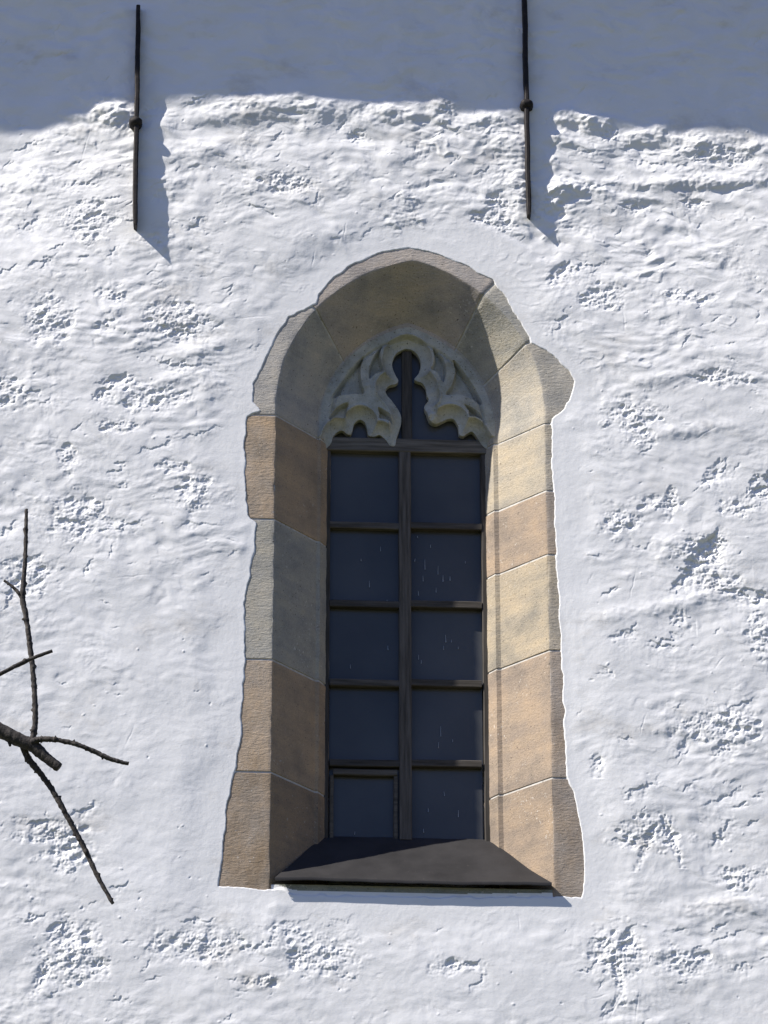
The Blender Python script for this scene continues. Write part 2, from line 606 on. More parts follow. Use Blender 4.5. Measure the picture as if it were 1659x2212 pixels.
# sweeps of the trowel: long, faint, rising to the right
ang_f = 0.30 + 0.35 * gnoise(X / 0.9, Z / 0.7, 47)
XA, ZA = X * np.cos(0.3) + Z * np.sin(0.3), -XW * np.sin(0.3) + ZW * np.cos(0.3)
H += (0.2 + busy) * 0.0011 * gnoise(XA / 0.22, ZA / 0.030, 34) * sstep(-0.1, 0.5, gnoise(X / 0.4, Z / 0.33, 43))

# flakes of the hand-thrown coats, three sizes; their lower right edges stand proud
warp2 = 0.30 * gnoise(X / 0.06, Z / 0.05, 48)
for (fx_, fz_, amp, sd_, share_) in ((0.42, 0.24, 0.0110, 7, 0.9), (0.19, 0.115, 0.0068, 8, 0.8)):          # broad soft dents and swellings
    H += amp * (0.40 + 0.6 * busy) * facets(XW / fx_ + warp2 * .6, ZW / fz_ + XW * 1.1 - warp2 * .5, 0.5, -0.7, sd_, share_, 0.65)
for (fx_, fz_, amp, sd_, m_lo, m_hi) in ((0.21, 0.12, 0.0052, 3, -0.15, 0.35), (0.105, 0.060, 0.0040, 4, -0.05, 0.4), (0.052, 0.032, 0.0028, 5, -0.1, 0.45)):
    msk = sstep(m_lo, m_hi, gnoise(X / (fx_ * 3.2), Z / (fz_ * 4.0), 70 + sd_) + 0.45 * (busy - 0.55))
    H += amp * (0.25 + busy) * msk * facets(XW / fx_ + warp2, ZW / fz_ - warp2 + XW * 2.2, 0.6, -0.75, sd_, 0.6, 0.40)

# pebbly patches where aggregate shows through the coat
PATCH = [(190, 470, 70, 55), (240, 640, 40, 14), (370, 690, 75, 55), (105, 690, 52, 62), (420, 1060, 40, 45), (170, 1120, 75, 52), (380, 1010, 36, 16), (145, 990, 22, 34),
         (60, 1240, 55, 45), (110, 1800, 75, 30), (150, 1850, 50, 38), (150, 2060, 62, 75), (430, 2040, 105, 34), (690, 2055, 78, 52), (640, 2010, 46, 20), (1400, 1800, 66, 38),
         (1330, 2060, 60, 55), (1560, 1570, 90, 42), (1640, 1370, 30, 55), (1500, 1190, 45, 25), (1550, 1260, 60, 28), (1370, 900, 60, 42), (1390, 940, 34, 24), (1300, 640, 60, 34), (1420, 1090, 60, 18),
         (1340, 1130, 46, 32), (1180, 440, 46, 46), (330, 860, 85, 30), (250, 920, 50, 18), (560, 2120, 40, 12), (980, 2090, 45, 16), (1560, 820, 70, 20), (1080, 470, 36, 60),
         (1560, 330, 90, 30), (620, 400, 70, 26), (20, 830, 36, 26), (1600, 1900, 50, 26), (1480, 2080, 60, 30), (330, 520, 30, 14), (1480, 640, 60, 20), (1590, 1100, 45, 20)]
R1 = np.random.default_rng(21)
sink = np.zeros_like(X)
for px, py, rx, ry in PATCH:
    p_ = spot_px(px, py, rx, ry, 0, 1.9)
    rag = 0.7 * fbm(X[p_.sl] / 0.09, Z[p_.sl] / 0.075, 51, 3)
    sink[p_.sl] = np.maximum(sink[p_.sl], sstep(0.30, 0.75, np.exp(-0.85 * p_.q) + 0.5 * rag))
sink *= near
peb = np.zeros_like(X)
for px, py, rx, ry in PATCH:
    cx, cz = W(px, py)
    for _ in range(int(rx * ry * 0.040) + 8):
        th, rr_ = R1.uniform(0, 2 * math.pi), abs(R1.normal(0, 0.78))
        gx_, gz_ = cx + math.cos(th) * rr_ * rx * KPX, cz + math.sin(th) * rr_ * ry * KPX * 1.08
        r_ = 0.0075 * R1.lognormal(0.15, 0.45)
        p_ = Spot(gx_, gz_, min(r_, .026) * R1.uniform(1.0, 2.1), min(r_, .026), R1.uniform(-20, 70), 1.45)
        if p_.q.size:
            qq = p_.q + 0.55 * gnoise(X[p_.sl] / .014, Z[p_.sl] / .012, 57)
            cap = np.clip(1 - qq, 0, None) ** 0.8 * min(r_, .022) * R1.uniform(0.10, 0.29)
            peb[p_.sl] = np.maximum(peb[p_.sl], cap)
    for _ in range(int(rx * ry * 0.0030) + 2):            # holes between them
        th, rr_ = R1.uniform(0, 2 * math.pi), R1.uniform(0, 1.0) ** 0.6
        r_ = R1.uniform(.008, .022)
        p_ = Spot(cx + math.cos(th) * rr_ * rx * KPX, cz + math.sin(th) * rr_ * ry * KPX, r_ * R1.uniform(1, 2.0), r_, R1.uniform(-10, 50), 1.6)
        if p_.q.size:
            w_ = 0.5 * gnoise(X[p_.sl] / .022, Z[p_.sl] / .02, 55)
            H[p_.sl] -= near[p_.sl] * R1.uniform(.0025, .006) * (1 - sstep(0.3, 1.4, p_.q + w_))
H += -0.0030 * sink + peb * (0.35 + 0.65 * sink) * near
H += sink * 0.0013 * gnoise(X / 0.013, Z / 0.011, 56) + sink * .0018 * gnoise(X / .03, Z / .022, 58)

# flaked lips: the coat ends in a ragged little step and eases back below it
def lip(cx, cz, L, w_, ang, dep):
    p_ = Spot(cx, cz, L, w_, ang, 2.0)
    if not p_.q.size:
        return
    xx, zz_ = X[p_.sl], Z[p_.sl]
    v = p_.v + 1.1 * gnoise(xx / (0.35 * L + .01), zz_ / (0.35 * L + .01), 61) + 0.4 * gnoise(xx / .016, zz_ / .014, 63)
    env = np.exp(-(p_.u ** 2) ** 1.5)
    g_ = np.where(v < 0, np.exp(v * 0.9), 0) * sstep(0.0, -0.6, v)
    H[p_.sl] -= dep * env * g_ * (0.3 + 0.7 * near[p_.sl])


R2 = np.random.default_rng(33)
n_lip = 0
while n_lip < 620:
    cx, cz = R2.uniform(x0, x1), R2.uniform(z0, z1)
    ii_, jj_ = min(np.searchsorted(xs, cx), len(xs) - 1), min(np.searchsorted(zz, cz), len(zz) - 1)
    if R2.uniform(0, 1.0) > busy[ii_, jj_] + 0.05 or sd[ii_, jj_] < 0.03:
        continue
    L = 0.016 * R2.lognormal(0.35, 0.6)
    L = min(L, 0.11)
    lip(cx, cz, L, max(0.005, L * R2.uniform(0.16, 0.42)), R2.normal(22, 24), min(.0085, 0.0020 + L * R2.uniform(.05, .13)))
    n_lip += 1
# pock marks and grains
for _ in range(620):
    cx, cz = R2.uniform(x0, x1), R2.uniform(z0, z1)
    r_ = R2.uniform(.0035, .009)
    p_ = Spot(cx, cz, r_ * R2.uniform(1, 2.2), r_, R2.uniform(-20, 70), 1.5)
    if p_.q.size:
        H[p_.sl] += (R2.choice((-1.0, 1.0)) * r_ * 0.28) * np.clip(1 - p_.q, 0, None) ** 1.5
# hairline scratches
for _ in range(46):
    cx, cz = R2.uniform(x0, x1), R2.uniform(z0, z1)
    p_ = Spot(cx, cz, R2.uniform(.03, .11), .0042, R2.choice((R2.normal(20, 20), R2.normal(80, 12))), 1.6)
    if p_.q.size:
        H[p_.sl] -= .0016 * np.exp(-p_.u ** 2) * np.clip(1 - np.abs(p_.v + 1.5 * gnoise(X[p_.sl] / .05, Z[p_.sl] / .05, 66)), 0, None)

# single gouges and lips that can be made out in the photograph: px, py, half length, half width, angle, depth (m)
GOUGE = [(1510, 1195, 50, 13, 52, .026), (1475, 1250, 34, 8, 45, .014), (1540, 1165, 26, 8, -10, .014), (1640, 1045, 32, 15, 50, .022), (1622, 1283, 50, 8, -8, .018), (1532, 1182, 16, 14, 20, .014),
         (1205, 585, 30, 9, 42, .014), (1255, 572, 46, 7, 12, .011), (1370, 440, 26, 8, 2, .014), (1500, 432, 26, 8, 0, .013), (1312, 285, 16, 13, 60, .012),
         (1060, 430, 12, 10, 70, .015), (1030, 470, 15, 14, 60, .016), (1070, 520, 8, 16, 0, .010), (770, 290, 18, 9, 30, .012), (1410, 345, 34, 6, 0, .009), (1290, 400, 34, 5, 8, .008),
         (395, 785, 28, 7, 8, .012), (355, 780, 24, 5, -18, .010), (250, 820, 34, 8, 15, .012), (218, 850, 20, 8, 35, .012), (60, 845, 26, 7, -5, .011), (15, 862, 26, 8, 35, .012), (400, 715, 24, 7, 5, .011),
         (420, 480, 24, 7, 40, .010), (335, 420, 20, 6, 60, .008), (90, 560, 34, 5, 25, .009), (170, 390, 32, 5, 8, .009), (60, 300, 30, 5, 20, .009),
         (270, 1130, 36, 7, 10, .011), (340, 960, 40, 5, 22, .008), (430, 935, 34, 4, 20, .007), (250, 1010, 20, 7, 35, .009), (430, 1130, 38, 5, 6, .007),
         (180, 1745, 24, 6, 22, .011), (80, 1770, 20, 7, 20, .012), (110, 1805, 11, 9, 60, .012), (70, 1980, 24, 5, 20, .010), (130, 2005, 18, 7, 70, .012), (215, 2080, 18, 8, 10, .012), (98, 2090, 9, 18, -20, .012),
         (730, 1985, 36, 7, 22, .014), (650, 1990, 22, 5, 5, .010), (560, 2040, 34, 5, 15, .010), (640, 2060, 14, 9, 0, .012), (430, 1985, 34, 5, 2, .008), (1440, 1790, 8, 22, 20, .015), (1410, 1800, 7, 22, -25, .011), (1350, 1810, 24, 6, 0, .012),
         (1380, 1700, 34, 6, 28, .011), (1290, 1640, 12, 11, 0, .010), (1385, 1180, 20, 4, 10, .006), (1540, 1020, 34, 11, 50, .012), (1450, 1070, 12, 17, -10, .010), (1430, 1380, 34, 7, 25, .009),
         (1460, 1335, 18, 11, 50, .009), (1345, 1370, 26, 8, 15, .007), (1330, 2085, 8, 22, 10, .014), (1300, 2030, 20, 7, -10, .010), (1350, 2035, 18, 12, 40, .011), (1010, 2080, 24, 5, 12, .008),
         (1030, 2120, 24, 4, 55, .007), (1315, 2175, 26, 8, 50, .007), (1570, 2020, 34, 4, 25, .007), (1600, 2085, 22, 7, 0, .007), (1560, 1720, 40, 4, 25, .007), (1470, 1610, 34, 4, 58, .007), (1600, 1520, 24, 5, 30, .010), (1560, 1610, 24, 7, 35, .010),
         (680, 430, 16, 5, 65, .009), (660, 620, 18, 5, 40, .006), (960, 230, 14, 10, 40, .011)]
for px, py, L, w_, ang, dep in GOUGE:
    cx, cz = W(px, py)
    lip(cx, cz, L * KPX * 1.15, w_ * KPX * 2.0, ang, dep * 0.8)
    if w_ >= 8:
        p_ = spot_px(px, py - w_ * .1, L * .85, w_, ang, 2.4)
        xx, zz_ = X[p_.sl], Z[p_.sl]
        q = p_.q + 0.9 * gnoise(xx / 0.05, zz_ / 0.04, 62) + 0.5 * gnoise(xx / 0.02, zz_ / 0.016, 63)
        q = np.where(p_.v < 0, q * 0.6, q * 1.3)
        H[p_.sl] -= dep * 0.34 * (1 - sstep(0.1, 1.9, q)) * (0.3 + 0.7 * near[p_.sl])

# raised folds beside the right-hand anchor and along the shade line
RIDGE = [(1235, 255, 42, 22, 0, .022), (1292, 262, 36, 20, 15, .020), (1215, 300, 30, 16, -20, .013), (1210, 410, 42, 22, 10, .020), (1270, 400, 60, 14, 0, .011), (1190, 345, 20, 22, 0, .009),
         (1320, 420, 90, 12, -4, .009), (1450, 395, 120, 12, 3, .009), (1560, 385, 90, 14, 0, .009), (1420, 300, 120, 20, -4, .010), (1560, 300, 120, 22, -10, .008), (240, 238, 52, 32, -25, .022), (160, 275, 70, 30, 25, .010),
         (600, 225, 110, 26, 0, .013), (480, 245, 60, 26, 0, .008), (700, 240, 60, 20, 0, .008), (850, 245, 60, 22, -20, .011), (950, 240, 24, 36, 20, .014), (1030, 262, 60, 22, 0, .008), (1080, 300, 40, 50, 75, .008),
         (60, 385, 60, 40, 30, .010), (420, 330, 60, 26, 10, .007), (360, 400, 45, 22, 0, .007), (1120, 400, 22, 90, 0, .010), (50, 2190, 70, 50, 0, .007), (1580, 1960, 110, 22, 8, .008), (1490, 1300, 90, 16, 15, .006), (1330, 1330, 60, 16, 10, .005),
         (420, 760, 60, 16, 15, .007), (380, 820, 60, 14, 18, .006), (1500, 930, 80, 16, 10, .006), (1420, 820, 80, 12, 15, .006), (1440, 1190, 40, 30, 40, .008)]
for px, py, L, w_, ang, hgt in RIDGE:
    p_ = spot_px(px, py, L, w_, ang, 2.6)
    xx, zz_ = X[p_.sl], Z[p_.sl]
    q = p_.q + 0.45 * gnoise(xx / 0.08, zz_ / 0.06, 64) + 0.25 * gnoise(xx / 0.03, zz_ / 0.025, 65)
    H[p_.sl] += hgt * 1.15 * np.exp(-np.clip(q, 0, None) ** 1.2 * 0.9)

# slow bow of the wall: it falls back towards both upper corners
xc, _ = W(640, 230)
H -= sstep(11.0, 12.3, Z) * (0.085 * sstep(0.55, 1.9, xc - X) + 0.032 * sstep(0.6, 2.2, X - xc))

# thins out at the stone, never under its face there
base = 0.0008 + 0.0012 * gnoise(X / 0.12, Z / 0.12, 71) + 0.012 * sstep(0.02, 0.30, sd)
floor_h = 0.0006 + 0.0014 * sstep(0.01, .08, sd) - 0.14 * sstep(0.26, 0.55, sd)
hh = base + H * (0.15 + 0.85 * sstep(0.0, 0.09, sd))
low_ = hh < floor_h + .004
hh = np.where(low_, floor_h + .004 * np.exp((hh - floor_h - .004) / .004), hh)      # soft bottom
thin = 0.003 + 0.016 * sstep(-0.1, 0.5, gnoise(X / 0.10, Z / 0.14, 72))          # crisp in places, smeared thin in others
edge = sstep(-thin, 0.003, sdw)
hh = hh * edge + (1 - edge) * (-0.010)
# beyond what the eye sees the sheet flattens out
far_ = np.maximum.reduce([x0 - X, X - x1, z0 - Z, 0 * X])
hh += (0.016 - hh) * sstep(0.3, 1.5, far_)

nu, nv = X.shape
keep = ~(np.maximum.reduce([sd[:-1, :-1], sd[1:, :-1], sd[1:, 1:], sd[:-1, 1:]]) < -0.025)
co = np.stack([X, -hh, Z], -1).reshape(-1, 3)
quads = grid_quads(nu, nv, keep)
# return the four rims to the body of the building so the wall has thickness
idx = np.arange(nu * nv).reshape(nu, nv)
rims = [idx[:, 0], idx[-1, :], idx[::-1, -1], idx[0, ::-1]]
ring = np.concatenate([r_[:-1] for r_ in rims])
back = co[ring].copy()
back[:, 1] = 0.45
nb = len(co)
j = np.arange(len(ring))
jn = (j + 1) % len(ring)
quads = np.concatenate([quads, np.stack([ring[jn], ring[j], nb + j, nb + jn], -1)])
church = quad_mesh('church_wall', np.concatenate([co, back]), quads, mats=(PLASTER,))
church['kind'] = 'thing'
tag(church, 'rough lumpy whitewashed plaster wall, sunlit below the shade of its eave', 'wall')


def box_verts(xa, xb, ya, yb, za, zb):
    v = [(xa, ya, za), (xb, ya, za), (xb, yb, za), (xa, yb, za), (xa, ya, zb), (xb, ya, zb), (xb, yb, zb), (xa, yb, zb)]
    f = [(0, 3, 2, 1), (4, 5, 6, 7), (0, 1, 5, 4), (1, 2, 6, 5), (2, 3, 7, 6), (3, 0, 4, 7)]
    return v, f


v, f = box_verts(-7.5, 7.5, 0.452, 7.5, 0.01, ZTOP - 0.01)
mesh('masonry', v, f, church, (PLASTER,), smooth=False)
EAVE_Y, EAVE_Z = -0.62, W(830, 224)[1] + 3.1 * 0.60
v = [(-9, EAVE_Y, EAVE_Z), (9, EAVE_Y, EAVE_Z), (9, EAVE_Y, EAVE_Z + .14), (-9, EAVE_Y, EAVE_Z + .14),
     (-9, 8.2, EAVE_Z + .3), (9, 8.2, EAVE_Z + .3), (9, 3.8, EAVE_Z + 4.5), (-9, 3.8, EAVE_Z + 4.5)]
f = [(0, 1, 2, 3), (0, 4, 5, 1), (3, 2, 6, 7), (7, 6, 5, 4), (0, 3, 7, 4), (1, 5, 6, 2)]
mesh('roof', v, f, church, (ROOFM,), smooth=False)

# ------------------------------------------------------------------ the window: stone surround
wz = W(886, 1900)[1]
window = empty('gothic_window', (W(886, 1900)[0], 0.1, wz), 'narrow pointed Gothic window in a splayed sandstone surround with broken tracery and dark panes', 'window')
window['kind'] = 'thing'


def s_at(px, py):
    """path parameter of the joint that meets the arris at a measured point"""
    x, z = W(px, py)
    left = px < 893
    if z <= zs:
        t = (z - ZB) / (zs - ZB)
        return t if left else 4 - t
    cx, R, am = arris.arcs[0 if left else 1]
    a = math.atan2(z - zs, abs(x - cx))
    return 1 + a / am if left else 3 - a / am


FACE_W = 0.36
T_FACE = np.array([1.0, .8, .62, .48, .36, .26, .18, .11, .06, .025, .008])


def section(s, back=0.0):
    """points across the surround at s: out on the face, the arris, down the splay, the fillet, the reveal"""
    A, B, C_, D_ = arris.at(s), inner.at(s), fillet.at(s), glaz.at(s)
    if s <= 1:
        out = np.array([-1.0, 0, 0])
    elif s >= 3:
        out = np.array([1.0, 0, 0])
    else:
        cx, R, am = arris.arcs[0 if s <= 2 else 1]
        out = np.array([A[0] - cx, 0, A[2] - zs]) / R
        # ease to straight up at the crown so that both halves meet
        k = sstep(0.80, 1.0, 1 - abs(s - 2))
        out = out * (1 - k) + np.array([0, 0, 1.0]) * k
        out /= np.linalg.norm(out)
    pts = [A + out * FACE_W * t for t in T_FACE]
    pts.append(A + out * .0008 + np.array([0, .0004, 0]))
    sp = [.012, .04, .1, .2, .3, .4, .5, .6, .7, .8, .9, .96, 1.0]
    pts += [A + (B - A) * t for t in sp]
    pts += [B + (C_ - B) * t for t in (.5, 1.0)]
    pts += [C_ + (D_ - C_) * t for t in (.06, .3, .6, 1.0)]
    return np.array(pts)


def surround_patch(s_a, s_b, seed, gap=0.0062, back=0.0, rough=0.0016, caps=True):
    L = 0.0
    n = max(6, int(abs(min(s_b, 1) - min(s_a, 1)) * 130 + abs(np.clip(s_b, 1, 3) - np.clip(s_a, 1, 3)) * 46 + abs(max(s_b, 3) - max(s_a, 3)) * 130))
    ss = np.linspace(s_a, s_b, n)
    P = np.array([section(s) for s in ss])
    # pull the ends in by the gap along the path
    d0 = P[1] - P[0]; d1 = P[-1] - P[-2]
    if gap:
        P[0] += d0 / np.maximum(np.linalg.norm(d0, axis=1, keepdims=True), 1e-6) * gap
        P[-1] -= d1 / np.maximum(np.linalg.norm(d1, axis=1, keepdims=True), 1e-6) * gap
    du = np.gradient(P, axis=0)
    dv = np.gradient(P, axis=1)
    N = np.cross(dv, du)
    N /= np.maximum(np.linalg.norm(N, axis=2, keepdims=True), 1e-9)
    if np.mean(N[:, 3, 1]) > 0:
        N = -N
    k1 = gnoise(P[..., 0] / .05 + P[..., 1] * 9 + seed, P[..., 2] / .05, seed % 50)
    k2 = gnoise(P[..., 0] / .17 + P[..., 1] * 5 - seed, P[..., 2] / .15, (seed + 7) % 50)
    damp = np.ones(P.shape[1]); damp[:len(T_FACE)] = 0.35
    P = P + N * ((rough * k1 + rough * 1.3 * k2) * damp)[..., None] - N * back
    # chipped arris
    ia = len(T_FACE)
    tt = P[:, ia, 0] * 1.0 + P[:, ia, 2]
    chip = 0.0012 + 0.010 * np.clip(gnoise(tt / .045, tt * 0 + seed * .77, 12) - .28, 0, None) + 0.012 * np.clip(gnoise(tt / .16, tt * 0 + seed * .31, 13) - .5, 0, None)
    dirv = np.stack([np.sign(P[:, ia, 0] - arris.xa) * 0.5, np.full(len(tt), .8), np.zeros(len(tt))], -1)
    for k_, w_ in ((ia - 1, .9), (ia, 1.0), (ia + 1, .55), (ia - 2, .15)):
        P[:, k_] += dirv * (chip * w_)[:, None]
    # rounded, slightly chipped ends running back into the joint
    if caps:
        r0 = P[0] - N[0] * 0.022; r1 = P[-1] - N[-1] * 0.022
        P = np.concatenate([r0[None], P[:1] - N[:1] * .0015 - 0, P[:], P[-1:] - N[-1:] * .0015, r1[None]])
        e = 0.0022
        P[2] += (P[3] - P[2]) * min(1, e / .02); P[-3] += (P[-4] - P[-3]) * min(1, e / .02)
    return P


surround = None


def stone(name, s_a, s_b, col, seed):
    P = surround_patch(s_a, s_b, seed, back=0.0010)
    a, c_ = P.shape[:2]
    q = grid_quads(a, c_)
    o = quad_mesh(name, P.reshape(-1, 3), q[:, ::-1], surround, (STONE, STONE_FACE_SUNLIT), sharp=32)
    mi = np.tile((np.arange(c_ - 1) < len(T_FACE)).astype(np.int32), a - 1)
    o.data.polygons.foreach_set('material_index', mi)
    o.color = (*col, 1)
    return o


P = surround_patch(0, 4, 99, gap=0, back=0.0052, rough=0.0006, caps=False)
surround = quad_mesh('stone_surround', P.reshape(-1, 3), grid_quads(*P.shape[:2])[:, ::-1], window, (MORTAR,), sharp=32)
surround.matrix_parent_inverse = Matrix.Translation(window.location).inverted()

BROWN, DBROWN, GREY = (.375, .285, .195), (.295, .222, .150), (.35, .335, .29)
LIGHT, TAN = (.36, .325, .265), (.31, .25, .195)
S = [('jamb_stone', 0.0, s_at(588, 1668), DBROWN), ('jamb_stone', s_at(588, 1668), s_at(590, 1425), BROWN), ('jamb_stone', s_at(590, 1425), s_at(595, 1122), GREY),
     ('jamb_stone', s_at(595, 1122), s_at(597, 897), BROWN), ('arch_stone', s_at(597, 897), s_at(682, 668), (.42, .395, .355)), ('arch_stone', s_at(682, 668), s_at(1040, 640), (.41, .365, .325)),
     ('arch_stone', s_at(1040, 640), s_at(1133, 744), (.36, .345, .30)), ('jamb_stone', s_at(1133, 744), s_at(1172, 915), (.38, .355, .305)), ('jamb_stone', s_at(1175, 915), s_at(1176, 1060), LIGHT),
     ('jamb_stone', s_at(1176, 1060), s_at(1178, 1198), TAN), ('jamb_stone', s_at(1178, 1198), s_at(1182, 1405), (.35, .305, .235)), ('jamb_stone', s_at(1182, 1405), s_at(1190, 1680), TAN),
     ('jamb_stone', s_at(1190, 1680), 4.0, (.29, .232, .178))]
for i, (nm, a, c_, col) in enumerate(S):
    stone(nm, a, c_, col, 11 + i * 5)

# stone course under the sill
bx0, bx1 = W(590, 1910)[0], W(1205, 1920)[0]
bz0, bz1 = W(886, 1975)[1], W(886, 1914)[1]
ux = np.linspace(bx0, bx1, 60)
uz = np.linspace(bz0, bz1, 10)
UX, UZ = np.meshgrid(ux, uz, indexing='ij')
UY = 0.012 - 0.002 * gnoise(UX / .06, UZ / .05, 8)
fr = np.stack([UX, UY, UZ], -1)
bk = fr.copy(); bk[..., 1] = 0.3
allv = np.concatenate([fr.reshape(-1, 3), bk.reshape(-1, 3)])
n_ = 60 * 10
qf = grid_quads(60, 10)
ii = np.arange(n_).reshape(60, 10)
rim = np.concatenate([ii[:-1, 0], ii[-1, :-1], ii[:0:-1, -1], ii[0, :0:-1]])
rn = np.roll(rim, -1)
q = np.concatenate([qf, qf[:, ::-1] + n_, np.stack([rn, rim, rim + n_, rn + n_], -1)])
o = quad_mesh('base_stone', allv, q, surround, (STONE,), sharp=32)
o.color = (.25, .26, .225, 1)

# ------------------------------------------------------------------ tracery
TB = 0.055                        # depth of the scooped opening edge behind the tracery's front


def z2(p):                         # measured on an enlargement of the tracery
    return ((780 + p[0] / 3.318) / 1.1573, (780 + p[1] / 3.318) / 1.1573)


yT = D1 + 0.002
EDGE = [(60, 1180), (150, 1100), (172, 1040), (205, 998), (250, 982), (292, 1010), (322, 1014), (338, 975), (350, 925), (395, 892), (440, 918), (458, 975), (468, 1022), (510, 1034), (560, 1020), (600, 1050),
        (628, 1082), (648, 1108), (688, 1108), (700, 1050), (722, 985), (742, 900), (725, 830), (668, 745), (622, 690), (610, 650), (640, 610), (690, 598), (716, 570), (690, 520), (664, 440), (690, 355), (740, 318), (785, 306),
        (835, 318), (880, 360), (903, 430), (885, 510), (850, 555), (872, 574), (915, 590), (945, 635), (952, 690), (968, 730), (932, 785), (950, 840), (975, 905), (1025, 930), (1085, 905), (1135, 884), (1180, 893), (1212, 945), (1220, 1010),
        (1252, 1030), (1290, 1006), (1325, 992), (1360, 1024), (1392, 1078), (1440, 1130), (1560, 1180)]
edge_w = smooth_line([W(*z2(p_), yT + TB) for p_ in EDGE], 5)
low = W(*z2((800, 1400)), yT)[1]
open_poly = np.concatenate([edge_w, [(edge_w[-1, 0] + .3, low), (edge_w[0, 0] - .3, low)]])
PANELS = [[(425, 375), (300, 520), (205, 640), (165, 720), (230, 700), (330, 688), (432, 682), (412, 600), (402, 480)],
          [(1172, 400), (1186, 500), (1160, 610), (1110, 690), (1210, 692), (1310, 720), (1412, 775), (1360, 660), (1270, 520)],
          [(578, 285), (515, 370), (475, 470), (475, 560), (530, 515), (592, 490), (574, 420), (566, 350)],
          [(1002, 300), (1014, 390), (1000, 450), (985, 478), (1040, 510), (1088, 590), (1112, 500), (1090, 400), (1050, 340)],
          [(300, 758), (220, 788), (160, 850), (140, 890), (215, 882), (275, 880), (290, 820)],
          [(545, 795), (556, 845), (556, 885), (610, 895), (672, 935), (690, 950), (655, 870), (605, 822)],
          [(1262, 772), (1296, 820), (1306, 872), (1360, 876), (1420, 905), (1380, 840), (1320, 795)]]
gx0, gx1 = fillet.xl - 0.012, fillet.xr + 0.012
gz0, gz1 = W(*z2((700, 1160)), yT)[1], fillet.za + 0.012
tx = np.arange(gx0, gx1, 0.0025)
tz = np.arange(gz0, gz1, 0.0025)
TX, TZ = np.meshgrid(tx, tz, indexing='ij')


def open_sd(x, z):
    d, i_ = poly_dist(x, z, open_poly)
    return np.where(i_, -d, d)      # > 0 in the stone


OS = open_sd(TX, TZ)
arch_poly = np.array([fillet.at(s)[[0, 2]] for s in np.linspace(0, 4, 160)])
ad, ai = poly_dist(TX, TZ, arch_poly)
AD = np.where(ai, ad, -ad)          # > 0 inside the arch
keepT = np.maximum.reduce([OS[:-1, :-1], OS[1:, :-1], OS[1:, 1:], OS[:-1, 1:]]) > 0.0008
keepT &= np.maximum.reduce([AD[:-1, :-1], AD[1:, :-1], AD[1:, 1:], AD[:-1, 1:]]) > -0.012
# snap vertices that fell into the opening back on to its edge
px_, pz_ = TX.copy(), TZ.copy()
for _ in range(3):
    d = open_sd(px_, pz_)
    e = 0.0006
    gxn, gzn = (open_sd(px_ + e, pz_) - d) / e, (open_sd(px_, pz_ + e) - d) / e
    m_ = (d < 0.0) & (OS > -0.008)
    px_ = np.where(m_, px_ - d * gxn, px_); pz_ = np.where(m_, pz_ - d * gzn, pz_)
OS2 = np.clip(open_sd(px_, pz_), 0, None)
SC = 0.058                            # width of the cavetto round the opening
t = np.clip(OS2 / SC, 0, 1)
dep = TB * (0.80 * np.sqrt(np.clip(1 - t ** 2.2, 0, 1)) + 0.20 * (1 - t))
# the broken stump on the right is a plain fracture, proud of the scoop
bxc, bzc = W(*z2((1000, 830)), yT)
for P_ in PANELS:
    pl = smooth_line([W(*z2(a), yT + 0.012) for a in P_], 4, closed=True)
    d, i_ = poly_dist(px_, pz_, pl)
    s_ = np.where(i_, d, 0)
    dep = np.maximum(dep, 0.046 * sstep(-0.002, 0.013, s_) * (s_ > 0))
stump = np.exp(-(((px_ - bxc) / .040) ** 2 + ((pz_ - bzc) / .045) ** 2) ** 1.5)
dep = dep * (1 - 0.8 * stump) + stump * (0.018 + 0.012 * gnoise(px_ / .03, pz_ / .03, 3))
# hood moulding: a flat band, a shallow groove inside it
dep += 0.013 * np.exp(-((AD - 0.048) / 0.008) ** 2) * sstep(.02, .06, OS2)
dep -= 0.006 * np.exp(-((OS2 - SC - 0.006) / 0.005) ** 2) * (dep < .012)      # a fine roll along the rim of every hollow
dep += 0.0015 * gnoise(px_ / .03, pz_ / .03, 6) + 0.0008 * gnoise(px_ / .012, pz_ / .012, 9)
vert = np.stack([px_, yT + dep, pz_], -1).reshape(-1, 3)
qT = grid_quads(*TX.shape, keepT)
# soffit: every free edge is carried straight back to the glazing
ed = np.concatenate([qT[:, [0, 1]], qT[:, [1, 2]], qT[:, [2, 3]], qT[:, [3, 0]]])
key = np.sort(ed, axis=1)
_, first, cnt = np.unique(key[:, 0] * 10_000_000 + key[:, 1], return_index=True, return_counts=True)
fe = ed[first[cnt == 1]]
bv = np.unique(fe)
remap = -np.ones(len(vert), int)
remap[bv] = len(vert) + np.arange(len(bv))
bvert = vert[bv].copy()
bvert[:, 1] = np.maximum(bvert[:, 1] + 0.004, D2 + 0.012)
qs = np.stack([fe[:, 1], fe[:, 0], remap[fe[:, 0]], remap[fe[:, 1]]], -1)
allq = np.concatenate([qT, qs])
allv = np.concatenate([vert, bvert])
used = np.unique(allq)
rm = -np.ones(len(allv), int)
rm[used] = np.arange(len(used))
tracery = quad_mesh('tracery', allv[used], rm[allq], window, (TRACERY_STONE,), sharp=38)
tracery.color = (.40, .41, .375, 1)

# ------------------------------------------------------------------ wooden frame
yW = D2


